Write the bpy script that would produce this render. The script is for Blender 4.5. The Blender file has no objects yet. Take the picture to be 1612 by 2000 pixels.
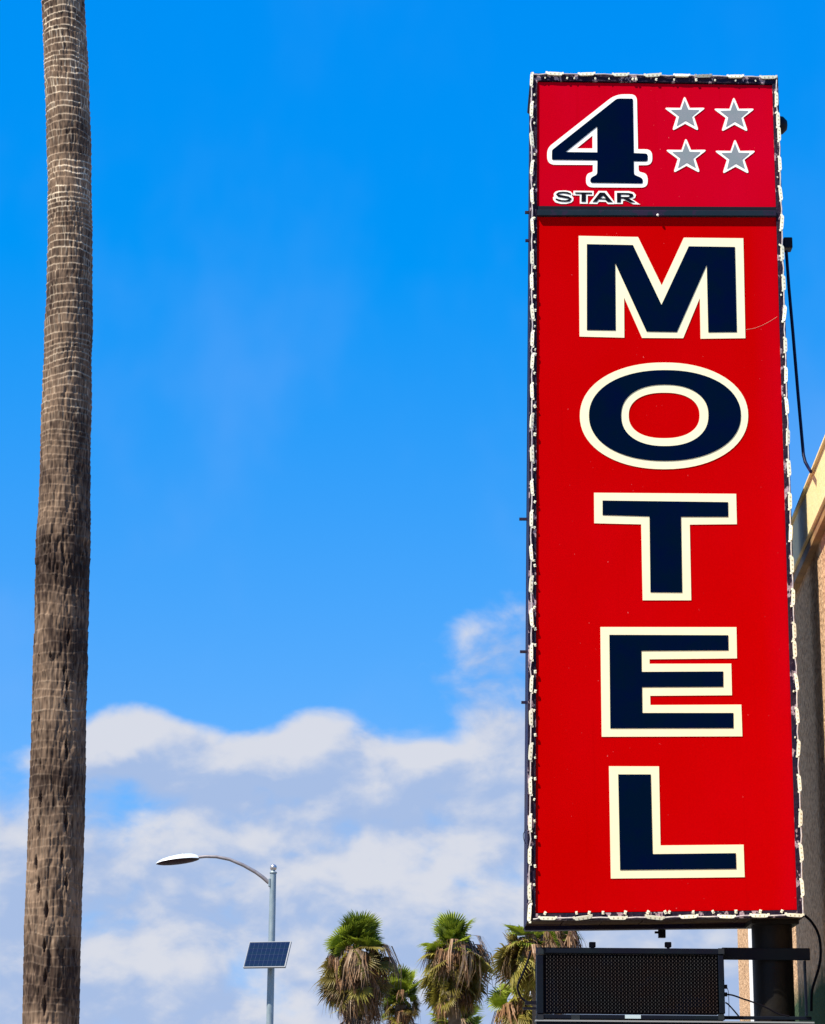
import bpy, bmesh, math, random
import numpy as np
from mathutils import Vector, Matrix, noise
from mathutils.geometry import tessellate_polygon
random.seed(7)
rnd = random.random
sc = bpy.context.scene
col = sc.collection

# ------------------------------------------------------------------ camera
F = 4571.0                       # focal length in photo pixels (photo 1612 x 2000)
PITCH, ROLL = math.radians(15.5), math.radians(0.5)
EYE = Vector((0, 0, 1.6))
_r = Vector((1, 0, 0)); _u = Vector((0, -math.sin(PITCH), math.cos(PITCH))); _w = Vector((0, math.cos(PITCH), math.sin(PITCH)))
CR = _r * math.cos(ROLL) + _u * math.sin(ROLL)
CU = -_r * math.sin(ROLL) + _u * math.cos(ROLL)
cd = bpy.data.cameras.new('camera'); cam = bpy.data.objects.new('camera', cd); col.objects.link(cam)
cd.sensor_fit = 'VERTICAL'; cd.sensor_height = 36; cd.lens = F / 2000 * 36
cd.clip_start = 0.1; cd.clip_end = 3000
M = Matrix((CR, CU, -_w)).transposed().to_4x4(); M.translation = EYE
cam.matrix_world = M
sc.camera = cam

# ------------------------------------------------------------------ sky, sun, exposure
SUN_AZ, SUN_EL = math.radians(233), math.radians(55)      # clockwise from +Y; sun behind the viewer's left shoulder
TO_SUN = Vector((math.sin(SUN_AZ) * math.cos(SUN_EL), math.cos(SUN_AZ) * math.cos(SUN_EL), math.sin(SUN_EL)))
sd = bpy.data.lights.new('sun', 'SUN'); sd.energy = 4.8; sd.angle = math.radians(0.53); sd.color = (1.0, 0.93, 0.80)
so = bpy.data.objects.new('sun', sd); col.objects.link(so)
so.rotation_euler = TO_SUN.to_track_quat('Z', 'Y').to_euler(); so.location = (0, 0, 40)
sc.view_settings.view_transform = 'Standard'; sc.view_settings.look = 'None'
sc.view_settings.exposure = 0.9; sc.view_settings.gamma = 1.0; sc.view_settings.use_curve_mapping = False

world = bpy.data.worlds.new('World'); sc.world = world; world.use_nodes = True
wn, wl = world.node_tree.nodes, world.node_tree.links
wn.clear()
class V:
    """tiny expression helper over math nodes"""
    def __init__(s, sock): s.s = sock
    @staticmethod
    def op(o, *a, clamp=False):
        n = wn.new('ShaderNodeMath'); n.operation = o; n.use_clamp = clamp
        for i, x in enumerate(a):
            if isinstance(x, V): wl.new(x.s, n.inputs[i])
            else: n.inputs[i].default_value = x
        return V(n.outputs[0])
    def __add__(s, o): return V.op('ADD', s, o)
    __radd__ = __add__
    def __sub__(s, o): return V.op('SUBTRACT', s, o)
    def __rsub__(s, o): return V.op('SUBTRACT', o, s)
    def __mul__(s, o): return V.op('MULTIPLY', s, o)
    __rmul__ = __mul__
    def __truediv__(s, o): return V.op('DIVIDE', s, o)
def smooth(x, a, b, lo=0.0, hi=1.0):
    n = wn.new('ShaderNodeMapRange'); n.interpolation_type = 'SMOOTHSTEP'
    wl.new(x.s, n.inputs[0])
    for i, v in zip((1, 2, 3, 4), (a, b, lo, hi)): n.inputs[i].default_value = v
    return V(n.outputs[0])
def mixc(f, a, b):
    n = wn.new('ShaderNodeMix'); n.data_type = 'RGBA'
    if isinstance(f, V): wl.new(f.s, n.inputs[0])
    else: n.inputs[0].default_value = f
    for i, x in ((6, a), (7, b)):
        if isinstance(x, V): wl.new(x.s, n.inputs[i])
        else: n.inputs[i].default_value = (*x, 1)
    return V(n.outputs[2])
tc = wn.new('ShaderNodeTexCoord')
sx = wn.new('ShaderNodeSeparateXYZ'); wl.new(tc.outputs['Generated'], sx.inputs[0])
dx, dy, dz = (V(sx.outputs[i]) for i in range(3))
AZ = V.op('ARCTAN2', dx, dy) * 57.2958
EL = V.op('ARCSINE', V.op('MAXIMUM', V.op('MINIMUM', dz, 0.9999), -0.9999)) * 57.2958
SKY = ((.52, -.693), (.405, .75), (.189, 4.287))
nish = wn.new('ShaderNodeTexSky'); nish.sky_type = 'NISHITA'; nish.sun_disc = False
nish.sun_elevation = SUN_EL; nish.sun_rotation = SUN_AZ
nish.air_density = 1.0; nish.dust_density = 0.4; nish.ozone_density = 2.5
# (az, el, radius az, radius el, weight): the cumulus bank low ahead
BLOBS = [(-6.8, 10.1, 1.4, .85, .95), (-2.4, 10.1, 1.5, .9, .60), (-4.6, 9.4, 1.2, .6, .25), (.8, 9.6, 1.1, .6, .30), (2.8, 10.3, 1.4, 1.2, .45), (2.4, 12.3, 2.0, 1.7, .90),
         (-7.5, 8.3, 1.3, .6, -.42), (-10.0, 9.2, 1.1, 1.3, -.60), (-.6, 7.95, 3.2, .35, -.18), (-7.8, 5.6, 1.2, .5, -.30), (-10.2, 7.2, 1.1, .9, .25)]
GLOW = [(-6.9, 10.1, 1.1, .75, .34), (-2.0, 9.9, 1.3, .9, .30), (.5, 9.8, .75, .40, .60), (.6, 6.7, 3.6, 1.0, .50), (-4.9, 7.4, 1.1, .5, .30), (-5.0, 4.5, 3.2, .7, .36), (-2.6, 3.3, .9, .4, .4)]
def noise_tex(a, e, scale, detail, rough, seed, dist=0.0):
    cmb = wn.new('ShaderNodeCombineXYZ'); wl.new(a.s, cmb.inputs[0]); wl.new(e.s, cmb.inputs[1]); cmb.inputs[2].default_value = seed
    n = wn.new('ShaderNodeTexNoise'); n.inputs['Scale'].default_value = scale; n.inputs['Detail'].default_value = detail
    n.inputs['Roughness'].default_value = rough; n.inputs['Distortion'].default_value = dist
    wl.new(cmb.outputs[0], n.inputs['Vector'])
    return V(n.outputs['Fac'])
def density(a, e):
    q = noise_tex(a, e * 1.5, .55, 7, .52, 3.1, .25)
    big = noise_tex(a, e * 1.6, .17, 2, .5, 8.4)
    d = (q - .5) * 1.45 + (big - .5) * .55 + smooth(e, 11.1, 9.0, -.70, .62) + smooth(e, 13.5, 18.0, 0.0, -.5)
    return d + blobs(a, e, BLOBS)
def blobs(a, e, L_):
    d = None
    for (ba, be, ra, re, w) in L_:
        A = (a - ba) / ra; E_ = (e - be) / re
        t_ = V.op('EXPONENT', (A * A + E_ * E_) * -1.0) * w
        d = t_ if d is None else d + t_
    return d
den = density(AZ, EL)
den2 = density(AZ - .45, EL + .40)                          # towards the sun: lit edges
mask = smooth(den, -.10, .55)
lit = smooth((den - den2) * 1.25 + blobs(AZ, EL, GLOW) + (noise_tex(AZ, EL * 1.4, .8, 5, .55, 21.0) - .5) * .8, -.22, .62)
cloud = mixc(lit, (2.12, 2.76, 4.12), (3.80, 3.90, 4.28))
wisp = smooth(noise_tex(AZ, EL * 0.7, .16, 4, .55, 40.0), .45, .8) * smooth(EL, 27.0, 15.0, .02, .16)
sn = wn.new('ShaderNodeSeparateColor'); wl.new(nish.outputs[0], sn.inputs[0])
nR, nG, nB = (V(sn.outputs[i]) for i in range(3))
cc = wn.new('ShaderNodeCombineColor')                      # deep saturated coastal blue
for i, x in enumerate((V.op('MAXIMUM', nR * SKY[0][0] + SKY[0][1], 0.0), nG * SKY[1][0] + SKY[1][1], nB * SKY[2][0] + SKY[2][1])): wl.new(x.s, cc.inputs[i])
sky_c = mixc(wisp, V(cc.outputs[0]), (2.3, 3.0, 5.2))
final = mixc(mask * .96, sky_c, cloud)
bg = wn.new('ShaderNodeBackground'); bg.inputs['Strength'].default_value = 0.1
wl.new(final.s, bg.inputs['Color'])
out = wn.new('ShaderNodeOutputWorld'); wl.new(bg.outputs[0], out.inputs['Surface'])
world.cycles.sampling_method = 'MANUAL'; world.cycles.sample_map_resolution = 512

# ------------------------------------------------------------------ measuring helpers
def ray(x, y):
    return (CR * ((x - 806) / F) - CU * ((y - 1000) / F) + _w)
def at(x, y, Y):
    d = ray(x, y); return EYE + d * (Y / d.y)
def onplane(x, y, P, N):
    d = ray(x, y); return EYE + d * (((P - EYE).dot(N)) / d.dot(N))
_a = math.radians(-.72)
T = Vector((math.cos(_a), math.sin(_a), 0)); N = Vector((-math.sin(_a), math.cos(_a), 0)); UP = Vector((0, 0, 1))
P0 = Vector((1.401, 12.88, 0))                                # foot of the sign's front plane
def SG(u, dep, z): return P0 + T * u + N * dep + UP * z
def uz(x, y, dep=0.0):
    p = onplane(x, y, P0 + N * dep, N); return ((p - P0).dot(T), p.z)
def sgn(x, y, dep=0.0): return onplane(x, y, P0 + N * dep, N)

# ------------------------------------------------------------------ mesh helpers
class MB:
    def __init__(s): s.v = []; s.f = []; s.m = []; s.mi = 0; s.sm = []; s.smooth = False
    def add(s, vs, fs):
        o = len(s.v); s.v += [Vector(p) for p in vs]
        for f in fs: s.f.append([i + o for i in f]); s.m.append(s.mi); s.sm.append(s.smooth)
    def hexa(s, p):      # p: 8 corners, bottom ring then top ring
        s.add(p, [(3, 2, 1, 0), (4, 5, 6, 7), (0, 1, 5, 4), (1, 2, 6, 5), (2, 3, 7, 6), (3, 0, 4, 7)])
    def obox(s, c, ax, ay, az):      # centre and three half-extent vectors
        c = Vector(c)
        s.hexa([c - ax - ay - az, c + ax - ay - az, c + ax + ay - az, c - ax + ay - az, c - ax - ay + az, c + ax - ay + az, c + ax + ay + az, c - ax + ay + az])
    def sbox(s, u0, u1, d0, d1, z0, z1):      # box in the sign's axes
        s.hexa([SG(u0, d0, z0), SG(u1, d0, z0), SG(u1, d1, z0), SG(u0, d1, z0), SG(u0, d0, z1), SG(u1, d0, z1), SG(u1, d1, z1), SG(u0, d1, z1)])
    def box(s, x0, x1, y0, y1, z0, z1):
        s.hexa([(x0, y0, z0), (x1, y0, z0), (x1, y1, z0), (x0, y1, z0), (x0, y0, z1), (x1, y0, z1), (x1, y1, z1), (x0, y1, z1)])
    def tube(s, path, r, n=10, cap=True):
        path = [Vector(p) for p in path]; rs = r if isinstance(r, (list, tuple)) else [r] * len(path)
        rings = []; ref = None
        for i, p in enumerate(path):
            t = (path[min(i + 1, len(path) - 1)] - path[max(i - 1, 0)]).normalized()
            if ref is None: ref = Vector((0, 0, 1)) if abs(t.z) < .9 else Vector((0, 1, 0))
            a = ref - t * ref.dot(t)
            a.normalize(); b = t.cross(a); ref = a
            rings.append([p + (a * math.cos(k * math.tau / n) + b * math.sin(k * math.tau / n)) * rs[i] for k in range(n)])
        fs = []
        for i in range(len(path) - 1):
            for k in range(n):
                fs.append((i * n + k, i * n + (k + 1) % n, (i + 1) * n + (k + 1) % n, (i + 1) * n + k))
        sm = s.smooth; s.smooth = True
        s.add([p for r_ in rings for p in r_], fs)
        s.smooth = False
        if cap:
            s.add(rings[0], [tuple(range(n))[::-1]]); s.add(rings[-1], [tuple(range(n))])
        s.smooth = sm
    def lathe(s, c, prof, n=16, axis=UP):
        q = axis.to_track_quat('Z', 'Y').to_matrix()
        vs = []
        for (r, h) in prof:
            vs += [Vector(c) + q @ Vector((r * math.cos(k * math.tau / n), r * math.sin(k * math.tau / n), h)) for k in range(n)]
        fs = [(i * n + k, i * n + (k + 1) % n, (i + 1) * n + (k + 1) % n, (i + 1) * n + k) for i in range(len(prof) - 1) for k in range(n)]
        sm = s.smooth; s.smooth = True; s.add(vs, fs); s.smooth = sm
    def prism(s, outer, holes, d0, d1, tr):
        """polygon (u,z) with holes extruded from depth d0 (front) to d1; tr(u,dep,z) places it"""
        loops = [outer] + list(holes)
        flat = [p for l in loops for p in l]
        tris = tessellate_polygon([[Vector((p[0], p[1], 0)) for p in l] for l in loops])
        n = len(flat)
        vs = [tr(p[0], d0, p[1]) for p in flat] + [tr(p[0], d1, p[1]) for p in flat]
        fs = [tuple(t) for t in tris]
        o = 0
        for l in loops:
            k = len(l)
            for i in range(k): fs.append((o + i, o + (i + 1) % k, n + o + (i + 1) % k, n + o + i))
            o += k
        s.add(vs, fs)
    def mesh(s, name, mats, loc=Vector((0, 0, 0)), bevel=0, recalc=True):
        me = bpy.data.meshes.new(name)
        me.from_pydata([tuple(p - loc) for p in s.v], [], s.f)
        for m_ in (mats if isinstance(mats, (list, tuple)) else [mats]): me.materials.append(m_)
        me.polygons.foreach_set('material_index', s.m); me.polygons.foreach_set('use_smooth', s.sm)
        if recalc or bevel:
            bm = bmesh.new(); bm.from_mesh(me)
            if bevel:
                bmesh.ops.remove_doubles(bm, verts=bm.verts, dist=1e-5)
                bmesh.ops.bevel(bm, geom=[e for e in bm.edges if len(e.link_faces) == 2 and e.calc_face_angle(0) > .6], offset=bevel, segments=1, affect='EDGES')
            if recalc: bmesh.ops.recalc_face_normals(bm, faces=bm.faces)
            bm.to_mesh(me); bm.free()
        me.update(); return me

def props(o, label=None, cat=None, group=None, kind=None):
    for k, v in (('label', label), ('category', cat), ('group', group), ('kind', kind)):
        if v: o[k] = v
    return o
def thing(name, loc, label, cat, group=None):
    o = bpy.data.objects.new(name, None); col.objects.link(o); o.location = loc; o.empty_display_size = .3
    return props(o, label, cat, group)
def root_loc(o):
    while o.parent: o = o.parent
    return o.location.copy()
def part(name, mb, mats, parent, label=None, kind=None, bevel=0):
    me = mb.mesh(name, mats, root_loc(parent), bevel)
    o = bpy.data.objects.new(name, me); col.objects.link(o); o.parent = parent
    return props(o, label, kind=kind)
def solo(name, mb, mats, loc, label, cat=None, group=None, kind=None, bevel=0):
    loc = Vector(loc)
    o = bpy.data.objects.new(name, mb.mesh(name, mats, loc, bevel)); col.objects.link(o); o.location = loc
    return props(o, label, cat, group, kind)
def inst(name, me, parent, mtx):          # a piece sharing mesh data; mtx in world space
    o = bpy.data.objects.new(name, me); col.objects.link(o); o.parent = parent
    o.matrix_local = Matrix.Translation(-root_loc(parent)) @ mtx
    return o
def basis(o, x, y, z):
    m_ = Matrix((x, y, z)).transposed().to_4x4(); m_.translation = o; return m_

# ------------------------------------------------------------------ materials
def mat(name, base, rough=.6, metal=0.0, var=None, var_scale=8.0, detail=5, lo=.4, hi=.65, bump=0.0, bump_scale=60, stretch=(1, 1, 1),
        var2=None, var2_scale=40, lo2=.55, hi2=.6, spec=.5, coat=0.0):
    m_ = bpy.data.materials.new(name); m_.use_nodes = True
    nt = m_.node_tree; b = nt.nodes['Principled BSDF']
    b.inputs['Base Color'].default_value = (*base, 1); b.inputs['Roughness'].default_value = rough; b.inputs['Metallic'].default_value = metal
    b.inputs['Specular IOR Level'].default_value = spec; b.inputs['Coat Weight'].default_value = coat
    t = nt.nodes.new('ShaderNodeTexCoord'); mp = nt.nodes.new('ShaderNodeMapping'); mp.inputs['Scale'].default_value = stretch
    nt.links.new(t.outputs['Object'], mp.inputs[0])
    def nz(scale, det):
        n = nt.nodes.new('ShaderNodeTexNoise'); n.inputs['Scale'].default_value = scale; n.inputs['Detail'].default_value = det
        n.inputs['Roughness'].default_value = .6
        nt.links.new(mp.outputs[0], n.inputs['Vector']); return n.outputs['Fac']
    cur = None
    for (vc, vs, l_, h_, dt) in ((var, var_scale, lo, hi, detail), (var2, var2_scale, lo2, hi2, 6)):
        if vc is None: continue
        r = nt.nodes.new('ShaderNodeMapRange'); r.inputs[1].default_value = l_; r.inputs[2].default_value = h_
        nt.links.new(nz(vs, dt), r.inputs[0])
        x = nt.nodes.new('ShaderNodeMix'); x.data_type = 'RGBA'
        nt.links.new(r.outputs[0], x.inputs[0])
        if cur is None: x.inputs[6].default_value = (*base, 1)
        else: nt.links.new(cur, x.inputs[6])
        x.inputs[7].default_value = (*vc, 1); cur = x.outputs[2]
    if cur is not None: nt.links.new(cur, b.inputs['Base Color'])
    if bump:
        bp = nt.nodes.new('ShaderNodeBump'); bp.inputs['Strength'].default_value = bump; bp.inputs['Distance'].default_value = .02
        nt.links.new(nz(bump_scale, 4), bp.inputs['Height']); nt.links.new(bp.outputs[0], b.inputs['Normal'])
    return m_
MT = {}
def acrylic(name, base, var, pinker, pink0, pink1):
    m_ = mat(name, base, .45, spec=.0, var=var, var_scale=1.1, detail=4, lo=.35, hi=.7, stretch=(1, 1, .6))
    nt = m_.node_tree; b = nt.nodes['Principled BSDF']; cur = b.inputs['Base Color'].links[0].from_socket
    t = nt.nodes.new('ShaderNodeTexCoord'); sp = nt.nodes.new('ShaderNodeSeparateXYZ'); nt.links.new(t.outputs['Object'], sp.inputs[0])
    def nz(sc_, st, det=5):
        mp = nt.nodes.new('ShaderNodeMapping'); mp.inputs['Scale'].default_value = st; nt.links.new(t.outputs['Object'], mp.inputs[0])
        n = nt.nodes.new('ShaderNodeTexNoise'); n.inputs['Scale'].default_value = sc_; n.inputs['Detail'].default_value = det; nt.links.new(mp.outputs[0], n.inputs['Vector']); return n.outputs['Fac']
    def mr(x, a0, a1, b0=0.0, b1=1.0):
        n = nt.nodes.new('ShaderNodeMapRange'); n.inputs[1].default_value = a0; n.inputs[2].default_value = a1; n.inputs[3].default_value = b0; n.inputs[4].default_value = b1
        nt.links.new(x, n.inputs[0]); return n.outputs[0]
    def mul(a_, b_, op='MULTIPLY'):
        n = nt.nodes.new('ShaderNodeMath'); n.operation = op; nt.links.new(a_, n.inputs[0]); nt.links.new(b_, n.inputs[1]); return n.outputs[0]
    def mx(f, c):
        x = nt.nodes.new('ShaderNodeMix'); x.data_type = 'RGBA'; nt.links.new(f, x.inputs[0]); nt.links.new(cur, x.inputs[6]); x.inputs[7].default_value = (*c, 1); return x.outputs[2]
    cur = mx(mul(mr(sp.outputs[0], pink0, pink1), mr(nz(1.6, (1, 1, .5)), .3, .65)), pinker)  # pinker towards the right edge, broken up by noise
    cur = mx(mr(nz(7, (5, 1, .12), 6), .62, .80, 0, .30), (base[0] * .72, .0002, .0004))          # rain streaks
    cur = mx(mr(nz(70, (1, 1, .6), 2), .76, .80, 0, .7), (.62, .16, .16))                            # chips and specks
    nt.links.new(cur, b.inputs['Base Color']); return m_
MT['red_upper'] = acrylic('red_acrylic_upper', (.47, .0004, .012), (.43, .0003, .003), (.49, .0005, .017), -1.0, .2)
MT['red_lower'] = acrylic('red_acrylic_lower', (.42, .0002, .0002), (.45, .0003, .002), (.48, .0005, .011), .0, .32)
MT['cream'] = mat('cream_vinyl', (.86, .80, .53), .5, spec=.1, var=(.82, .76, .50), var_scale=5)
MT['scratch'] = mat('crack_edge', (.70, .28, .20), .6, spec=.0)
MT['white_vinyl'] = mat('white_vinyl', (.90, .88, .78), .5)
MT['navy'] = mat('navy_vinyl', (.0003, .0048, .018), .5, var=(.0003, .0034, .023), var_scale=6, spec=.0)
MT['black_vinyl'] = mat('black_vinyl', (.003, .002, .006), .5, spec=.08)
MT['grey_vinyl'] = mat('grey_vinyl', (.20, .235, .25), .5, var=(.225, .24, .265), var_scale=12, spec=.1)
MT['frame_paint'] = mat('flaking_navy_paint', (.008, .006, .022), .6, var=(.026, .012, .022), var_scale=9, var2=(.34, .25, .28), var2_scale=22, lo2=.57, hi2=.60, spec=.1, bump=.5, bump_scale=50, stretch=(1, 1, .55))
MT['cab_side'] = mat('cabinet_side_paint', (.014, .012, .050), .55, spec=.12, var=(.030, .018, .024), var_scale=4, bump=.25, bump_scale=30)
MT['rust'] = mat('rusty_underside', (.05, .026, .02), .85, spec=.05, var=(.10, .062, .028), var_scale=5, var2=(.03, .006, .008), var2_scale=3.2, lo2=.5, hi2=.62, bump=.4, bump_scale=40, stretch=(.5, 2, 1))
MT['bar'] = mat('divider_bar_paint', (.006, .014, .022), .45, spec=.12, var=(.009, .017, .027), var_scale=6, var2=(.02, .012, .03), var2_scale=9)
MT['pole'] = mat('black_pole_paint', (.004, .0035, .0045), .5, var=(.010, .008, .006), var_scale=5, spec=.15, bump=.15, bump_scale=25)
MT['module'] = mat('led_module_plastic', (.84, .82, .66), .45, var=(.72, .69, .52), var_scale=25, var2=(.4, .36, .28), var2_scale=60, lo2=.68, hi2=.72, spec=.2)
MT['led'] = mat('led_lens', (.55, .50, .30), .3, spec=.2)
MT['wire'] = mat('wire_sheath', (.60, .55, .50), .5, var=(.34, .3, .34), var_scale=30, spec=.2)
MT['cable'] = mat('black_cable', (.003, .0025, .006), .6, spec=.1)
MT['conduit'] = mat('dark_conduit', (.003, .004, .026), .5, spec=.15)
MT['board_frame'] = mat('board_frame_black', (.003, .004, .012), .5, var=(.004, .009, .014), var_scale=4, spec=.12)
MT['board_corner'] = mat('board_corner_plastic', (.014, .022, .027), .6, var=(.02, .02, .028), var_scale=20, spec=.15)
MT['board_face'] = mat('board_face_black', (.0015, .0015, .003), .7, var=(.004, .0015, .0025), var_scale=5, var2=(.0015, .002, .006), var2_scale=6, spec=.04)
MT['dot'] = mat('led_dot_resin', (.032, .033, .034), .4, var=(.038, .026, .022), var_scale=4, spec=.15)
MT['label'] = mat('pale_label', (.45, .56, .60), .4)
MT['lug'] = mat('lug_black', (.005, .0045, .010), .5, spec=.15)
def stucco():
    m_ = mat('pink_stucco', (.33, .185, .10), .95, var=(.73, .48, .285), var_scale=34, detail=9, lo=.34, hi=.60, bump=1.0, bump_scale=48, spec=.0,
             var2=(.20, .11, .07), var2_scale=24, lo2=.66, hi2=.70)
    nt = m_.node_tree; b = nt.nodes['Principled BSDF']; src = b.inputs['Base Color'].links[0].from_socket
    g = nt.nodes.new('ShaderNodeNewGeometry'); s_ = nt.nodes.new('ShaderNodeSeparateXYZ'); nt.links.new(g.outputs['Position'], s_.inputs[0])
    n = nt.nodes.new('ShaderNodeTexNoise'); n.inputs['Scale'].default_value = 5; n.inputs['Detail'].default_value = 6; nt.links.new(g.outputs['Position'], n.inputs['Vector'])
    ad = nt.nodes.new('ShaderNodeMath'); ad.operation = 'MULTIPLY_ADD'; ad.inputs[1].default_value = .28; nt.links.new(n.outputs[0], ad.inputs[0]); nt.links.new(s_.outputs[2], ad.inputs[2])
    mr = nt.nodes.new('ShaderNodeMapRange'); mr.inputs[1].default_value = 2.86; mr.inputs[2].default_value = 2.70; nt.links.new(ad.outputs[0], mr.inputs[0])
    x = nt.nodes.new('ShaderNodeMix'); x.data_type = 'RGBA'; nt.links.new(mr.outputs[0], x.inputs[0]); nt.links.new(src, x.inputs[6]); x.inputs[7].default_value = (.055, .085, .050, 1)
    nt.links.new(x.outputs[2], b.inputs['Base Color'])
    return m_
MT['stucco'] = stucco()
MT['fascia'] = mat('tan_fascia_paint', (.86, .67, .32), .6, spec=.2, var=(.88, .70, .37), var_scale=6, var2=(.16, .09, .05), var2_scale=22, lo2=.68, hi2=.71, bump=.2, bump_scale=30)
MT['soffit'] = mat('brown_trim_paint', (.36, .20, .07), .7, var=(.22, .12, .05), var_scale=9)
MT['white_pipe'] = mat('white_downspout', (.8, .78, .74), .5)
MT['galv'] = mat('galvanised_steel', (.20, .26, .29), .5, .35, var=(.30, .36, .38), var_scale=9, stretch=(1, 1, .3))
MT['arm'] = mat('weathered_arm_steel', (.30, .27, .27), .45, .4, var=(.22, .19, .19), var_scale=6)
MT['lamp_top'] = mat('lamp_housing_paint', (.62, .66, .68), .4)
MT['lamp_under'] = mat('lamp_lens', (.020, .010, .012), .35, spec=.15, var=(.05, .02, .02), var_scale=5)
MT['steel'] = mat('polished_finial', (.5, .47, .46), .3, .8)
MT['cell'] = mat('silicon_cell', (.0012, .008, .040), .07, var=(.001, .013, .036), var_scale=3, spec=.3)
MT['gridline'] = mat('panel_backsheet', (.012, .035, .09), .5, spec=.05)
MT['alu'] = mat('panel_aluminium', (.26, .27, .28), .6, 0.0, spec=.2)
MT['dark_steel'] = mat('dark_bracket', (.03, .028, .035), .5, .3)
def leaf(name, base, var, trans):
    m_ = bpy.data.materials.new(name); m_.use_nodes = True; nt = m_.node_tree; b = nt.nodes['Principled BSDF']
    oi = nt.nodes.new('ShaderNodeObjectInfo'); t = nt.nodes.new('ShaderNodeTexCoord'); n = nt.nodes.new('ShaderNodeTexNoise')
    n.inputs['Scale'].default_value = 5; nt.links.new(t.outputs['Object'], n.inputs['Vector'])
    ad = nt.nodes.new('ShaderNodeMath'); ad.operation = 'ADD'; nt.links.new(oi.outputs['Random'], ad.inputs[0]); nt.links.new(n.outputs[0], ad.inputs[1])
    mr = nt.nodes.new('ShaderNodeMapRange'); mr.inputs[1].default_value = .35; mr.inputs[2].default_value = 1.45; nt.links.new(ad.outputs[0], mr.inputs[0])
    x = nt.nodes.new('ShaderNodeMix'); x.data_type = 'RGBA'; nt.links.new(mr.outputs[0], x.inputs[0]); x.inputs[6].default_value = (*base, 1); x.inputs[7].default_value = (*var, 1)
    nt.links.new(x.outputs[2], b.inputs['Base Color']); b.inputs['Roughness'].default_value = .5; b.inputs['Specular IOR Level'].default_value = .3
    tr = nt.nodes.new('ShaderNodeBsdfTranslucent'); nt.links.new(x.outputs[2], tr.inputs['Color'])
    ms = nt.nodes.new('ShaderNodeMixShader'); ms.inputs[0].default_value = trans
    nt.links.new(b.outputs[0], ms.inputs[1]); nt.links.new(tr.outputs[0], ms.inputs[2]); nt.links.new(ms.outputs[0], nt.nodes['Material Output'].inputs['Surface'])
    return m_
MT['green'] = leaf('palm_green', (.012, .036, .004), (.30, .36, .028), .38)
MT['olive'] = leaf('palm_olive', (.075, .040, .012), (.36, .31, .05), .35)
MT['dead_pale'] = leaf('palm_dead_pale', (.08, .042, .020), (.46, .31, .18), .2)
MT['dead'] = leaf('palm_dead', (.020, .007, .003), (.30, .16, .075), .12)
MT['far_trunk'] = mat('far_palm_bark', (.12, .08, .05), .9, var=(.2, .15, .1), var_scale=6)
MT['asphalt'] = mat('asphalt', (.05, .05, .052), .9, var=(.07, .068, .065), var_scale=2, bump=.3, bump_scale=80)
MT['concrete'] = mat('pavement_concrete', (.24, .22, .195), .85, var=(.19, .175, .155), var_scale=1.5, bump=.2)
MT['dirt'] = mat('dry_ground', (.22, .18, .13), .95, var=(.16, .14, .09), var_scale=.6)
MT['paint_line'] = mat('road_paint', (.78, .76, .68), .7)

# ------------------------------------------------------------------ setting: ground, road, pavement
mb = MB(); mb.box(-1500, 1500, -300, 2500, -.5, 0); solo('ground', mb, MT['dirt'], (0, 0, 0), 'flat dry ground reaching the horizon', kind='structure')
mb = MB(); mb.box(-9.5, -3.4, -250, 600, -.3, .004); solo('road', mb, MT['asphalt'], (-6, 0, 0), 'grey asphalt street', kind='structure')
mb = MB(); mb.box(-3.4, 2.0, -250, 60, -.3, .14); solo('pavement', mb, MT['concrete'], (0, 0, 0), 'pale concrete pavement beside the street', kind='structure')
mb = MB()
for k in range(-10, 60): mb.box(-6.5, -6.38, k * 9, k * 9 + 3, .0, .008)
solo('lane_marking', mb, MT['paint_line'], (-6.44, 0, 0), 'dashed white lane line on the asphalt', kind='structure')

# ------------------------------------------------------------------ motel building on the right
VP = ray(1040, 2268); WD = Vector((VP.x, VP.y, 0)).normalized()      # wall runs along this
WN = Vector((WD.y, -WD.x, 0))                                        # into the building
W0 = Vector((2.3205, 12.98, 0))
def WL(s_, o_, z): return W0 + WD * s_ + WN * o_ + UP * z
Yfar = 5.96                                                           # far corner, metres beyond W0
def wbox(m_, s0, s1, o0, o1, z0, z1):
    m_.hexa([WL(s0, o0, z0), WL(s1, o0, z0), WL(s1, o1, z0), WL(s0, o1, z0), WL(s0, o0, z1), WL(s1, o0, z1), WL(s1, o1, z1), WL(s0, o1, z1)])
bld = thing('motel_building', WL(0, 0, 0), 'pink stucco building with a tan roof fascia at the right edge behind the sign', 'building')
mb = MB(); wbox(mb, -9, Yfar, 0, 8, 0, 5.20); part('wall', mb, MT['stucco'], bld)
mb = MB(); wbox(mb, -9.05, Yfar + .05, -.055, .0, 5.065, 5.335); part('fascia', mb, MT['fascia'], bld, bevel=.006)
mb = MB(); wbox(mb, -9.06, Yfar + .06, -.07, .05, 5.335, 5.355); part('roof_cap', mb, MT['fascia'], bld, bevel=.004)
mb = MB(); wbox(mb, -9.04, Yfar + .04, -.040, 0, 5.005, 5.062); part('trim_board', mb, MT['soffit'], bld)
mb = MB(); wbox(mb, -9, Yfar, .06, 8, 5.20, 5.30); part('roof', mb, MT['concrete'], bld)
def wall_s(px, py, off=0.0):
    p = onplane(px, py, W0 + WN * off, WN); return (p - W0).dot(WD)
mb = MB(); s1_ = wall_s(1463.5, 1900, -.07); wbox(mb, s1_ - .75, s1_, -.07, -.006, .1, 4.98)
part('downspout', mb, MT['white_pipe'], bld, bevel=.01)

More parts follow.
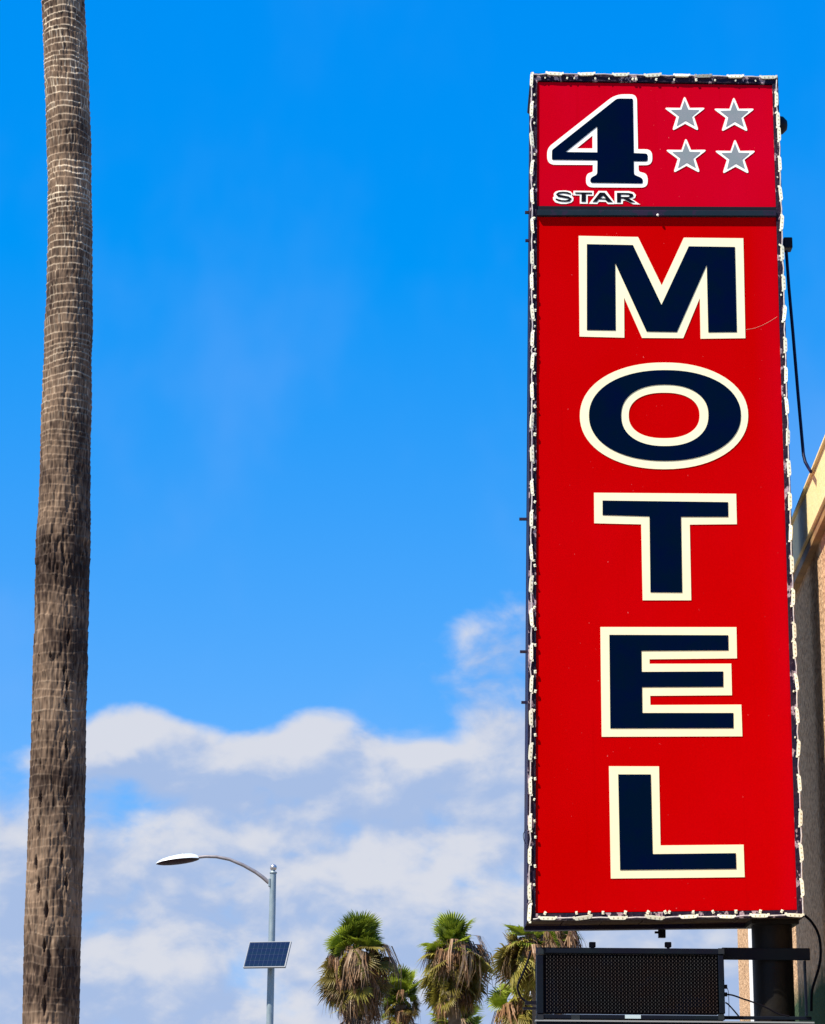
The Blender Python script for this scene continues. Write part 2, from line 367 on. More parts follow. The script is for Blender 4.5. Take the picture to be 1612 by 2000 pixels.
# ------------------------------------------------------------------ motel sign
def poly_px(pts, ox, oy, k, dep=0.0):
    return [uz(ox + x / k, oy + y / k, dep) for (x, y) in pts]
def rounded(pts, n=6):
    """pts: (x, y, r); corners cut by arcs of about radius r"""
    o = []; L = len(pts)
    for i, q in enumerate(pts):
        p = Vector(q[:2]); r = q[2] if len(q) > 2 else 0
        if r <= 0: o.append(tuple(p)); continue
        a = Vector(pts[i - 1][:2]) - p; b = Vector(pts[(i + 1) % L][:2]) - p
        ra = min(r, a.length * .48); rb = min(r, b.length * .48)
        pa = p + a.normalized() * ra; pb = p + b.normalized() * rb
        for j in range(n + 1):
            t = j / n; o.append(tuple(pa * (1 - t) ** 2 + p * 2 * t * (1 - t) + pb * t * t))
    return o
SIGN_BASE = SG(.57, .27, 0)
sign = thing('motel_sign', SIGN_BASE, 'tall red motel pylon sign lettered 4 STAR MOTEL in navy and cream', 'sign')
Q = {'tl': uz(1036.5, 143), 'tr': uz(1520, 149), 'br': uz(1570.5, 1791.5), 'bl': uz(1030, 1798)}
DEP = .55
def qpt(k, ins=0.0):
    u, z = Q[k]
    return (u + (ins if k[1] == 'l' else -ins), z + (-ins if k[0] == 't' else ins))
# cabinet body: sides, top and back as a shell, open front closed by the panels
mb = MB()
TH = .012
def wall_quad(a, b, inset_a=0, inset_b=0):
    pa, pb = Q[a], Q[b]; ia, ib = qpt(a, TH), qpt(b, TH)
    mb.hexa([SG(pa[0], .004, pa[1]), SG(pb[0], .004, pb[1]), SG(ib[0], .004, ib[1]), SG(ia[0], .004, ia[1]),
             SG(pa[0] + inset_a, DEP, pa[1]), SG(pb[0] + inset_b, DEP, pb[1]), SG(ib[0], DEP, ib[1]), SG(ia[0], DEP, ia[1])])
wall_quad('tl', 'bl', .02, 0); part('side_panel', mb, MT['cab_side'], sign, bevel=.0)
mb = MB(); wall_quad('br', 'tr'); part('side_panel', mb, MT['cab_side'], sign)
mb = MB(); wall_quad('tr', 'tl'); part('top_panel', mb, MT['cab_side'], sign)
mb = MB()
a, b, c, d = (qpt(k, TH + .001) for k in ('tl', 'tr', 'br', 'bl'))
mb.hexa([SG(p[0], DEP - .02, p[1]) for p in (a, b, c, d)] + [SG(p[0], DEP - .004, p[1]) for p in (a, b, c, d)])
part('back_panel', mb, MT['cab_side'], sign)
# underside: rusty bottom made of sheets with seams, front and back rims
ub0, ub1 = Q['bl'], Q['br']
def bz(u): return ub0[1] + (ub1[1] - ub0[1]) * (u - ub0[0]) / (ub1[0] - ub0[0])
seams = [ub0[0] + .004, ub0[0] + .20, ub0[0] + .42, ub0[0] + .64, ub0[0] + .93, ub0[0] + 1.16, ub1[0] - .004]
for i in range(len(seams) - 1):
    mb = MB(); u0, u1 = seams[i] + .003, seams[i + 1] - .003
    zz = random.uniform(-.006, .006)
    mb.hexa([SG(u0, .03, bz(u0) + .004 + zz), SG(u1, .03, bz(u1) + .004 + zz), SG(u1, .43, bz(u1) + .012), SG(u0, .43, bz(u0) + .012),
             SG(u0, .03, bz(u0) + .02), SG(u1, .03, bz(u1) + .02), SG(u1, .43, bz(u1) + .022), SG(u0, .43, bz(u0) + .022)])
    part('bottom_sheet', mb, MT['rust'], sign)
mb = MB()
u0, u1 = ub0[0] + .002, ub1[0] - .002
mb.hexa([SG(u0, .435, bz(u0) - .012), SG(u1, .435, bz(u1) - .012), SG(u1, DEP, bz(u1) - .008), SG(u0, DEP, bz(u0) - .008),
         SG(u0, .435, bz(u0) + .03), SG(u1, .435, bz(u1) + .03), SG(u1, DEP, bz(u1) + .03), SG(u0, DEP, bz(u0) + .03)])
part('bottom_rail', mb, MT['cab_side'], sign, bevel=.004)
# front frame rails
I = {'tl': uz(1050, 157), 'tr': uz(1509, 163.5), 'br': uz(1557.5, 1778), 'bl': uz(1046.5, 1784.5)}
def rail(a, b):
    m_ = MB(); p = [Q[a], Q[b], I[b], I[a]]
    m_.hexa([SG(q[0], 0, q[1]) for q in p] + [SG(q[0], .030, q[1]) for q in p]); return m_
for a, b in (('tl', 'bl'), ('br', 'tr'), ('tr', 'tl'), ('bl', 'br')):
    part('frame_rail', rail(a, b), MT['frame_paint'], sign, bevel=.002)
# divider between the two faces
def lerp_u(y, side):      # inner edge of frame at pixel row y
    if side == 'l': return 1050 + (1046.5 - 1050) * (y - 157) / (1784.5 - 157)
    return 1509 + (1557.5 - 1509) * (y - 163.5) / (1778 - 163.5)
def strip(y0l, y0r, y1l, y1r, d0, d1):
    m_ = MB(); p = [uz(lerp_u(y0l, 'l') + .2, y0l), uz(lerp_u(y0r, 'r') - .2, y0r), uz(lerp_u(y1r, 'r') - .2, y1r), uz(lerp_u(y1l, 'l') + .2, y1l)]
    m_.hexa([SG(q[0], d0, q[1]) for q in p] + [SG(q[0], d1, q[1]) for q in p]); return m_
part('divider_bar', strip(411, 412.5, 422.5, 423.5, -.014, .028), MT['bar'], sign, bevel=.003)
part('divider_rail', strip(401.5, 403.5, 410.6, 412, .006, .027), MT['lug'], sign)
mb = MB(); bp = sgn(1285, 420, -.016); mb.lathe(bp, [(0.0, .008), (.006, .006), (.008, 0)], 10, -N); part('bolt', mb, MT['white_vinyl'], sign)
# acrylic faces
PD = .0115
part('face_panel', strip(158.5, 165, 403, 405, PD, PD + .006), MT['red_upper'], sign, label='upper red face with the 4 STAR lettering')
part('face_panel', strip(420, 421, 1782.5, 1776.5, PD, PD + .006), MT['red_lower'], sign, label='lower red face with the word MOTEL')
def letter(name, outer, holes, inner, iholes, m_out, m_in, label):
    m_ = MB(); m_.prism(outer, holes, PD - .003, PD - .0002, SG)
    o = part(name, m_, m_out, sign, label=label)
    m2 = MB(); m2.prism(inner, iholes, PD - .0055, PD - .0032, SG)
    part(name + '_fill', m2, m_in, o)
    return o
def P1(pts): return poly_px(pts, 1100, 430, 4)
letter('letter', P1([(123, 118), (587, 127), (772, 505), (945, 132), (1410, 137), (1426, 918), (1076, 922), (1070, 604), (940, 918), (618, 916), (478, 600), (480, 914), (130, 905)]), [],
       P1([(187, 184), (547, 191), (770, 658), (983, 201), (1344, 206), (1359, 871), (1136, 873), (1124, 345), (890, 871), (654, 867), (408, 332), (412, 858), (187, 855)]), [], MT['cream'], MT['navy'], 'letter M')
def ell(cx, cy, rx, ry, e, n=72):
    o = []
    for k in range(n):
        t = k * math.tau / n; c_, s_ = math.cos(t), math.sin(t)
        o.append((cx + rx * math.copysign(abs(c_) ** (2 / e), c_), cy + ry * math.copysign(abs(s_) ** (2 / e), s_)))
    return o
letter('letter', P1(ell(790, 1525, 658, 417, 2.12)), [P1(ell(791, 1522, 277, 178, 2.3))],
       P1(ell(797, 1523, 594, 355, 2.15)), [P1(ell(796, 1522, 341, 240, 2.25))], MT['cream'], MT['navy'], 'letter O')
def P2(pts): return poly_px(pts, 1100, 930, 3.7725)
letter('letter', P2([(229, 119), (1277, 127), (1282, 351), (935, 354), (946, 912), (588, 912), (577, 352), (231, 344)]), [],
       P2([(292, 177), (1217, 189), (1218, 297), (870, 297), (879, 855), (645, 853), (638, 294), (292, 284)]), [], MT['cream'], MT['navy'], 'letter T')
letter('letter', P2([(276, 1109), (1279, 1110), (1283, 1340), (638, 1347), (639, 1380), (1241, 1379), (1246, 1612), (643, 1616), (645, 1684), (1315, 1681), (1323, 1915), (286, 1918)]), [],
       P2([(342, 1167), (1218, 1170), (1220, 1281), (578, 1285), (580, 1440), (1181, 1437), (1182, 1550), (583, 1553), (585, 1743), (1256, 1743), (1257, 1854), (349, 1856)]), [], MT['cream'], MT['navy'], 'letter E')
def P3(pts): return poly_px(pts, 1100, 1460, 3.224)
letter('letter', P3([(290, 116), (605, 117), (615, 615), (1138, 610), (1145, 815), (302, 824)]), [],
       P3([(348, 168), (553, 168), (565, 670), (1089, 664), (1092, 763), (360, 770)]), [], MT['cream'], MT['navy'], 'letter L')
def P4(pts): return poly_px(rounded(pts), 1060, 170, 7.0087)
letter('numeral',
       P4([(1000, 90, 120), (1292, 90, 90), (1308, 843, 10), (1502, 843, 95), (1505, 1060, 95), (1315, 1062, 8), (1318, 1150, 30), (1442, 1180, 95), (1442, 1368, 90), (598, 1365, 95), (595, 1185, 80), (690, 1152, 20), (690, 1058, 6), (65, 1055, 110), (63, 828, 80)]),
       [P4([(685, 655), (685, 832), (468, 832)])],
       P4([(1020, 150, 40), (1238, 152, 18), (1250, 897, 4), (1440, 905, 34), (1440, 1010, 34), (1250, 1008, 4), (1252, 1192, 30), (1375, 1245, 45), (1372, 1313, 25), (655, 1303, 28), (655, 1238, 40), (748, 1190, 30), (752, 995, 3), (128, 988, 18), (130, 856, 18)]),
       [P4([(748, 532), (750, 888), (315, 883)])], MT['white_vinyl'], MT['navy'], 'numeral 4')
def stroke(pts, ws):
    l, r = [], []
    for i, p in enumerate(pts):
        p = Vector(p); t = (Vector(pts[min(i + 1, len(pts) - 1)]) - Vector(pts[max(i - 1, 0)])).normalized(); n_ = Vector((-t.y, t.x))
        l.append(tuple(p + n_ * ws[i])); r.append(tuple(p - n_ * ws[i]))
    return l + r[::-1]
def P5(pts): return poly_px(pts, 1070, 360, 8.484)
K, Wv = MT['black_vinyl'], MT['white_vinyl']
letter('letter', P5([(88, 205), (108, 192), (100, 150), (130, 112), (190, 94), (300, 92), (380, 108), (417, 150), (402, 180), (430, 215), (425, 262), (390, 293), (310, 314), (220, 314), (130, 290), (95, 250)]), [],
       P5(stroke([(385, 155), (330, 134), (255, 126), (185, 134), (155, 156), (180, 180), (255, 194), (340, 210), (382, 235), (360, 258), (300, 268), (230, 265), (175, 252), (133, 232)], [10, 14, 12, 14, 18, 19, 18, 18, 19, 17, 12, 12, 14, 9])), [], Wv, K, 'small letter S of STAR')
letter('letter', P5([(430, 97), (765, 100), (762, 180), (665, 180), (665, 312), (535, 310), (535, 175), (425, 172)]), [],
       P5([(458, 125), (735, 128), (732, 150), (635, 152), (632, 280), (560, 278), (563, 150), (458, 148)]), [], Wv, K, 'small letter T of STAR')
letter('letter', P5([(685, 312), (845, 100), (975, 102), (1108, 285), (1108, 318), (1000, 318), (965, 280), (850, 278), (825, 315)]), [],
       P5([(745, 282), (865, 128), (945, 130), (1078, 285), (995, 283), (955, 243), (845, 240), (815, 282)]), [P5([(918, 178), (970, 225), (872, 223)])], Wv, K, 'small letter A of STAR')
letter('letter', P5([(1112, 102), (1350, 102), (1430, 125), (1465, 170), (1450, 215), (1400, 235), (1535, 325), (1420, 320), (1290, 258), (1250, 262), (1245, 315), (1112, 315)]), [],
       P5([(1148, 132), (1340, 135), (1410, 150), (1425, 185), (1395, 210), (1340, 222), (1450, 290), (1365, 290), (1255, 228), (1215, 228), (1212, 290), (1150, 290)]), [P5([(1215, 160), (1345, 163), (1360, 183), (1340, 200), (1212, 200)])], Wv, K, 'small letter R of STAR')
so_ = [(383, 40, 60), (467, 238, 4), (722, 234, 60), (534, 378, 4), (610, 603, 60), (393, 488, 4), (186, 603, 60), (256, 381, 4), (56, 234, 60), (316, 238, 4)]
si_ = [(383, 122), (443, 268), (610, 273), (497, 370), (537, 517), (395, 435), (262, 517), (297, 370), (172, 273), (332, 268)]
for (ox, oy) in ((0, 0), (775, 14), (20, 662), (793, 677)):
    letter('star', poly_px([(x + ox, y + oy) for x, y in rounded(so_)], 1290, 180, 8.06), [],
           poly_px([(x + ox, y + oy) for x, y in si_], 1290, 180, 8.06), [], Wv, MT['grey_vinyl'], None)
# scratch on the lower face
mb = MB(); mb.tube([sgn(x, y, PD - .0005) for x, y in ((1457, 644), (1475, 641), (1490, 635), (1505, 627), (1518, 619))], .0010, 5); part('scratch', mb, MT['scratch'], sign)
# bolts and lumps on the sides
for x, y, l_ in ((1028, 1014, .028), (1029, 1273, .026), (1029, 1372, .018), (1034, 415, .014), (1034, 470, .012)):
    p = sgn(x + 4, y, .2); mb = MB(); mb.obox(p - T * (l_ / 2 + .012), T * (l_ / 2 + .012), N * .009, UP * .007); part('side_bolt', mb, MT['cab_side'], sign)
# pole
pc = sgn(1508, 1830, .27); pc.z = 0
mb = MB(); mb.tube([pc + UP * z for z in (0, 1.5, 2.2, bz(.57) + .02)], .112, 32); part('pole', mb, MT['pole'], sign)
mb = MB(); mb.sbox((pc - P0).dot(T) - .13, (pc - P0).dot(T) + .13, .12, .42, bz(.57) - .02, bz(.57) + .006); part('pole_collar', mb, MT['pole'], sign)
# under-sign clamp
mb = MB(); p = sgn(1293, 1824, .5); mb.obox(p, T * .02, N * .02, UP * .022); mb.obox(p + T * -.022 + UP * .008, T * .018, N * .008, UP * .006); part('clamp', mb, MT['lug'], sign)

# floodlight lump and junction box on the right side
mb = MB(); p = sgn(1524, 245, .25)
mb.lathe(p, [(0, .045), (.03, .04), (.055, .015), (.06, -.02), (.04, -.06), (0, -.07)], 14, T); solo('photo_sensor', mb, MT['lug'], p, 'small dark dome sensor on the right side of the red sign', 'sensor')
mb = MB(); p = sgn(1538, 478, .3); mb.obox(p, T * .026, N * .04, UP * .034); solo('junction_box', mb, MT['lug'], p, 'black electrical box at the top of the conduit beside the sign', 'electrical box', bevel=.004)
# conduit from box to roof edge
mb = MB()
ce = onplane(1584, 921, W0 - WN * .088, WN)
cp = [sgn(1536, 490, .22), sgn(1541, 560, .2), sgn(1549, 650, .17), sgn(1559, 770, .12), sgn(1567, 860, .08), sgn(1569.5, 888, .06), sgn(1573, 902, .04), sgn(1579, 913, .01), ce]
mb.tube(cp, .0095, 10); solo('conduit', mb, MT['conduit'], cp[-1], 'thin dark blue conduit sloping from the sign to the tan roof edge', 'conduit')

# ------------------------------------------------------------------ LED module string round the sign
LS = thing('light_string', sgn(1300, 1793, -.02), 'string of cream LED light modules wired round the edge of the red sign', 'light string')
mm = MB()
prof = []
for k in range(16):
    t = k * math.tau / 16; prof.append((.0455 * math.copysign(abs(math.cos(t)) ** .35, math.cos(t)), .0098 * math.copysign(abs(math.sin(t)) ** .8, math.sin(t))))
mm.prism(prof, [], -.006, .006, lambda u, d_, z: Vector((u, d_, z)))
mm.mi = 1
for k in (-.024, 0, .024): mm.obox((k, -.0065, 0), Vector((.003, 0, 0)), Vector((0, .001, 0)), Vector((0, 0, .003)))
mm.mi = 0
for k in (-1, 1): mm.obox((.047 * k, 0, .006), Vector((.006, 0, 0)), Vector((0, .004, 0)), Vector((0, 0, .006)))
module_me = mm.mesh('light_module', [MT['module'], MT['led']])
left = [(1038.5, 156), (1038.5, 214), (1038.8, 272), (1039, 328), (1039.5, 383), (1039.8, 440), (1039.5, 503), (1039, 550), (1040, 610), (1040, 662), (1040, 706), (1039.5, 764), (1039, 823), (1039.5, 887), (1039.5, 952),
        (1038, 1013.6), (1038, 1080), (1037.6, 1142), (1038.6, 1207), (1038.2, 1274), (1038, 1337), (1037.3, 1402), (1036.6, 1469), (1036, 1536), (1035.6, 1607), (1034.6, 1672), (1034.2, 1743), (1034.6, 1783)]
right = [(1517, 194), (1520, 234), (1522, 262), (1523.6, 320), (1525, 378), (1527.5, 435), (1528.5, 494), (1531, 553), (1532.7, 613), (1534.3, 674), (1535.6, 732), (1537.5, 793), (1539.5, 854), (1541.3, 914), (1543.4, 979), (1545.1, 1041), (1547.2, 1103),
         (1549.5, 1167), (1551.8, 1232), (1552.6, 1268), (1556.5, 1333), (1557.9, 1398), (1559.9, 1462), (1561.8, 1530), (1564, 1598), (1565.4, 1665), (1567.3, 1734)]
top = [(1083.5, 144.3), (1146, 145), (1212.6, 146), (1275, 147), (1332, 147.7), (1374, 148.2), (1436.6, 149.4), (1501, 151)]
bottom = [(1070, 1793.5), (1138.6, 1792.6), (1207, 1792.8), (1279, 1792.2), (1345.5, 1790.6), (1419.5, 1790.5), (1484, 1788.5), (1552, 1787.5)]
def run(pts, vertical, corner_a=None, corner_b=None):
    path = []
    if corner_a: path.append(sgn(*corner_a, -.008))
    for (x, y) in pts:
        p = sgn(x, y, -.0075)
        tilt = random.gauss(0, .05) + (math.pi / 2 if vertical else 0)
        ax = T * math.cos(tilt) + UP * math.sin(tilt) * (-1 if vertical else 1); az = -T * math.sin(tilt) * (-1 if vertical else 1) + UP * math.cos(tilt)
        if vertical and x > 1300: az = -az
        ay = az.cross(ax)
        if ay.dot(N) < 0: ax = -ax; ay = -ay
        az = ax.cross(ay)
        roll = Matrix.Rotation(random.gauss(0, .18), 4, 'X')
        inst('light_module', module_me, LS, basis(p, ax, ay, az) @ roll @ Matrix.Scale(random.uniform(.94, 1.04), 4))
        d_ = (UP * -1 if vertical else T) * .05
        if path:
            q = path[-1]; path.append(q.lerp(p - d_, .5) + T * random.gauss(0, .003) + UP * random.gauss(0, .003) - N * .004)
        path += [p - d_, p + d_]
    if corner_b: path.append(sgn(*corner_b, -.008))
    m_ = MB(); m_.tube(path, .0042, 6); part('wire', m_, MT['wire'], LS)
run(left, True, (1039, 147), (1036, 1797)); run(right, True, (1517.5, 156), (1569, 1785)); run(top, False, (1040, 145), (1518, 153)); run(bottom, False, (1042, 1795.5), (1569, 1786))
# mounting clips, plugs and paint curls on the flange
clip = MB(); clip.obox((0, 0, 0), Vector((.009, 0, 0)), Vector((0, .004, 0)), Vector((0, 0, .012))); clip.obox((.002, -.004, .004), Vector((.005, 0, 0)), Vector((0, .003, 0)), Vector((0, 0, .004)))
clip_me = clip.mesh('clip', MT['module'])
def clip_at(x, y, s_=1.0):
    a_ = random.uniform(-.5, .5)
    s_ *= .8
    inst('clip', clip_me, LS, basis(sgn(x, y, -.005), T * math.cos(a_) + UP * math.sin(a_), N, -T * math.sin(a_) + UP * math.cos(a_)) @ Matrix.Scale(s_, 4))
for y in (185, 243, 300, 362, 425, 470, 522, 578, 605, 640, 684, 690, 730, 795, 850, 920, 982, 1033, 1096, 1103, 1140, 1185, 1226, 1262, 1310, 1349, 1390, 1435, 1480, 1521, 1560, 1602, 1635, 1690, 1730):
    clip_at(1044.5 + random.uniform(-1, 1.5), y + random.uniform(-3, 3), random.uniform(.6, 1.05))
for x in (1066, 1129, 1150, 1178, 1224, 1263, 1300, 1308, 1352, 1395, 1440, 1483, 1525): clip_at(x + random.uniform(-3, 3), 1783.5 - (x - 1066) * .008, random.uniform(.8, 1.1))
for x in (1065, 1108, 1122, 1163, 1190, 1236, 1243, 1282, 1317, 1360, 1397, 1437, 1476): clip_at(x, 152 + (x - 1066) * .014, random.uniform(.5, .9))
for y in (182, 206, 221, 346, 478, 500, 576, 697, 772, 1184, 1253, 1350, 1440): clip_at(1513.5 + (y - 180) * .0315, y, random.uniform(.4, .6))

# ------------------------------------------------------------------ LED message board under the sign
BD = .05
board = thing('message_board', sgn(1235, 1990, BD), 'unlit black LED message board hanging under the red motel sign', 'message board')
def pxbox(m_, x0, y0, x1, y1, d0, d1):
    a = uz(x0, y0, d0); b = uz(x1, y1, d0); m_.sbox(a[0], b[0], d0, d1, b[1], a[1])
mb = MB(); pxbox(mb, 1062, 1864, 1404, 1981, BD + .012, BD + .10); part('display_panel', mb, MT['board_face'], board)
for (x0, y0, x1, y1) in ((1048, 1850, 1417, 1864.5), (1048, 1980.5, 1417, 1992.5)):
    mb = MB(); pxbox(mb, x0, y0, x1, y1, BD, BD + .11); part('frame_rail', mb, MT['board_frame'], board, bevel=.004)
for (x0, y0, x1, y1) in ((1048, 1864.8, 1062.8, 1980.2), (1403, 1864.8, 1417, 1980.2)):
    mb = MB(); pxbox(mb, x0, y0, x1, y1, BD, BD + .11); part('frame_rail', mb, MT['board_frame'], board, bevel=.004)
for (x, y) in ((1050, 1852), (1403, 1852), (1050, 1981), (1403, 1981)):
    mb = MB(); pxbox(mb, x, y, x + 12, y + 11, BD - .004, BD + .004); part('corner_plate', mb, MT['board_corner'], board)
mb = MB(); pxbox(mb, 1116, 1981, 1133, 1992, BD - .003, BD + .004); part('patch_plate', mb, MT['board_corner'], board)
mb = MB(); pxbox(mb, 1221, 1982, 1252, 1989.5, BD - .003, BD + .003); part('label_plate', mb, MT['label'], board)
for x in (1151, 1299):
    mb = MB(); pxbox(mb, x, 1839.5, x + 13, 1850, BD + .03, BD + .06); pxbox(mb, x + 3, 1843, x + 10, 1852, BD + .02, BD + .03); part('lifting_lug', mb, MT['lug'], board, bevel=.003)
mb = MB()
u0, z1 = uz(1068, 1868.5, BD + .012); u1, z0 = uz(1401, 1977, BD + .012)
nx, nz_ = 48, 16
for i in range(nx):
    for j in range(nz_):
        u = u0 + (u1 - u0) * i / (nx - 1); z = z0 + (z1 - z0) * j / (nz_ - 1)
        mb.obox(SG(u, BD + .009, z), T * .0022, N * .004, UP * .0048)
        if i < nx - 1 and j < nz_ - 1:
            mb.obox(SG(u + (u1 - u0) / (nx - 1) / 2, BD + .0105, z + (z1 - z0) / (nz_ - 1) / 2), T * .0016, N * .002, UP * .0028)
part('led_dots', mb, MT['dot'], board, kind='stuff')
for (x0, y0, x1, y1, dd) in ((1410, 1850.5, 1583, 1875.5, .0), (1410, 1984, 1586, 1992.2, .0)):
    mb = MB(); pxbox(mb, x0, y0, x1, y1, BD + .088, BD + .106); part('support_beam', mb, MT['board_frame'], board, bevel=.003)
mb = MB(); pxbox(mb, 1571, 1876, 1578.5, 1983.5, BD + .06, BD + .10); part('support_leg', mb, MT['board_frame'], board)
mb = MB(); pxbox(mb, 1048, 1996, 1590, 2075, BD + .005, BD + .10); part('lower_shelf', mb, MT['board_frame'], board)
mb = MB(); pxbox(mb, 1046, 1994.4, 1591, 1995.8, BD - .004, BD + .10); part('shelf_edge', mb, MT['alu'], board)
mb = MB(); pxbox(mb, 1026, 1955, 1047.5, 1962, BD + .02, BD + .05); pxbox(mb, 1022, 1967, 1047.5, 1972, BD + .02, BD + .05); part('side_bracket', mb, MT['lug'], board)
for (x, y) in ((1419, 1927), (1419, 1942)):
    mb = MB(); pxbox(mb, x - 8, y - 4, x + 2, y + 4, BD + .03, BD + .05); part('cable_gland', mb, MT['lug'], board)
# pole support: board is bolted to the pole
mb = MB(); mb.obox(pc + N * .10 + UP * uz(1500, 1863, .1)[1], T * .06, N * .04, UP * .04); part('pole_clamp', mb, MT['lug'], board)

def cable(pts, r, label, name='cable', cat='cable'):
    P_ = [Vector(p) for p in pts]; o = []
    for i in range(len(P_) - 1):      # Catmull-Rom
        a, b, c, d = P_[max(i - 1, 0)], P_[i], P_[i + 1], P_[min(i + 2, len(P_) - 1)]
        for k in range(6):
            t = k / 6; o.append(.5 * ((2 * b) + (c - a) * t + (2 * a - 5 * b + 4 * c - d) * t * t + (3 * b - a - 3 * c + d) * t ** 3))
    o.append(P_[-1])
    m_ = MB(); m_.tube(o, r, 8); return solo(name, m_, MT['cable'], o[0], label, cat)
cable([sgn(x, y, .08) for x, y in ((1419, 1942), (1432, 1944), (1452, 1951), (1470, 1957), (1497, 1968), (1520, 1980), (1542, 1985))], .0045, 'black power cable sagging from the message board across the pole')
cable([sgn(x, y, .085) for x, y in ((1417, 1958), (1423, 1962), (1434, 1974), (1444, 1986))], .004, 'short black cable dropping from the lower right of the message board')
cable([sgn(x, y, .08) for x, y in ((1420, 1928), (1423, 1938), (1424, 1960), (1424, 1985))], .0016, 'hair thin cable hanging straight down beside the message board')
cable([sgn(x, y, .3) for x, y in ((1572, 1788), (1584, 1799), (1596, 1818), (1602, 1840), (1603, 1868), (1599, 1892), (1592, 1915), (1586, 1938), (1585, 1975))], .0075, 'black cable looping down the wall from the sign corner')
cable([sgn(x, y, .2) for x, y in ((1038, 1856), (1030, 1880), (1020, 1905), (1013, 1920), (1012, 1935), (1020, 1950), (1030, 1957))], .006, 'black cable curving left of the message board in front of the palms')
cable([sgn(x, y, .3) for x, y in ((1027, 1620), (1022.5, 1630), (1024, 1642), (1027, 1648))], .0018, 'tiny wire loop on the left side of the sign')

# ------------------------------------------------------------------ near palm trunk
TY = 17.0
SIL = [(0, 82, 164.5), (100, 86, 170), (200, 91, 173), (300, 92.5, 177.5), (400, 94, 179.5), (480, 94.5, 180.5), (590, 92.5, 180.5), (640, 88.5, 181), (700, 87.5, 178), (800, 82, 177), (900, 80, 176), (980, 77, 176.5), (1050, 71.5, 177), (1100, 70, 176),
       (1200, 69, 173.5), (1300, 66, 171.5), (1400, 64, 167.5), (1480, 62, 167), (1550, 59.5, 164.5), (1700, 54.5, 161.5), (1850, 49, 157.5), (2000, 45, 152.5)]
ctr = [];
for (y, l, r) in SIL:
    a, b = at(l, y, TY), at(r, y, TY); ctr.append(((a.z + b.z) / 2, (a.x + b.x) / 2, (b.x - a.x) / 2))
ctr.sort()
z_lo, x_lo, r_lo = ctr[0]; z_hi, x_hi, r_hi = ctr[-1]
ctr = [(0, x_lo - .10, r_lo * 1.35), (.6, x_lo - .075, r_lo * 1.12), (1.4, x_lo - .04, r_lo * 1.03)] + ctr + [(z_hi + 3, x_hi - .1, r_hi * .97), (z_hi + 8.5, x_hi + .1, r_hi * .9)]
cz, cxx, crr = (np.array(c_) for c_ in zip(*ctr))
rng = np.random.default_rng(5)
zs = np.concatenate([np.arange(0, 2.3, .05), np.arange(2.3, 11.4, .0065), np.arange(11.4, z_hi + 8.5, .06)])
NT = 260
th = np.arange(NT) * math.tau / NT
def smooth1d(a_, k):
    ker = np.hanning(k); ker /= ker.sum(); return np.convolve(np.pad(a_, k, mode='edge'), ker, 'same')[k:-k]
Z, TH_ = np.meshgrid(zs, th, indexing='ij')
def pnoise(zsc, tn, seed):      # value noise, periodic in theta with tn cells
    g = np.random.default_rng(seed); nzc = int(zs[-1] / zsc) + 3; grid = g.random((nzc, tn))
    fz = Z / zsc; iz = fz.astype(int); tz = fz - iz; ft = TH_ / math.tau * tn; it = ft.astype(int) % tn; tt = ft - np.floor(ft)
    tz = tz * tz * (3 - 2 * tz); tt = tt * tt * (3 - 2 * tt); j = (it + 1) % tn
    return (grid[iz, it] * (1 - tz) + grid[iz + 1, it] * tz) * (1 - tt) + (grid[iz, j] * (1 - tz) + grid[iz + 1, j] * tz) * tt
warp = Z + (pnoise(.35, 5, 1) - .5) * .05 + (pnoise(.12, 11, 2) - .5) * .022
edges = [0.0]
while edges[-1] < zs[-1] + 1: edges.append(edges[-1] + rng.uniform(.034, .078) * (1.25 if edges[-1] < 6 else 1.0))
edges = np.array(edges); band = np.searchsorted(edges, warp) - 1; band = np.clip(band, 0, len(edges) - 2)
lo_, hi_ = edges[band], edges[band + 1]; fr = (warp - lo_) / (hi_ - lo_); dist_edge = np.minimum(warp - lo_, hi_ - warp)
hgt = np.clip((Z - 4.5) / 4.0, 0, 1)      # 0 = fissured lower bark, 1 = ringed upper bark
# vertical cracks: per band random joints
ncell = 30
joint = np.zeros_like(Z)
off = rng.random(len(edges)); jit = rng.uniform(-.38, .38, (len(edges), ncell)); strn = rng.random((len(edges), ncell))
ph = TH_ / math.tau * ncell + off[band] + (pnoise(.05, 40, 3) - .5) * .35
ic = np.floor(ph).astype(int) % ncell
f0 = ph - np.floor(ph)
jp = .5 + jit[band, ic]; dj = np.abs(f0 - jp) * math.tau / ncell * .19
has = strn[band, ic] > .30
joint = np.where(has, np.exp(-(dj / .0042) ** 2), 0)
ring = np.exp(-(dist_edge / .0050) ** 2) * (rng.random(len(edges)) ** 1.6)[band] * np.clip((pnoise(.05, 11, 4) - .28) * 3, 0, 1)
fiss = pnoise(.10, 62, 6) * .55 + pnoise(.045, 110, 7) * .45; fiss2 = pnoise(.15, 34, 8); fib = pnoise(.07, 130, 21)
bulge = pnoise(.8, 5, 9); bulge2 = pnoise(.16, 9, 22)
disp = (fr - .5) * .0065 * (.5 + .5 * hgt) - np.clip(.55 - fiss, 0, 1) * .044 * (.72 - .27 * hgt) - np.clip(.36 - fiss2, 0, 1) * .034 * (1 - .75 * hgt) + ring * .003 + (bulge - .5) * .012 + (bulge2 - .5) * .006
patch = pnoise(.34, 4, 10) * .6 + pnoise(.11, 9, 11) * .4
brk = np.clip((pnoise(.06, 26, 23) - .25) * 2.2, 0, 1)
zb = np.interp(Z, np.arange(0, zs[-1] + 1, .21), smooth1d(rng.random(int((zs[-1] + 1) / .21) + 1), 3))
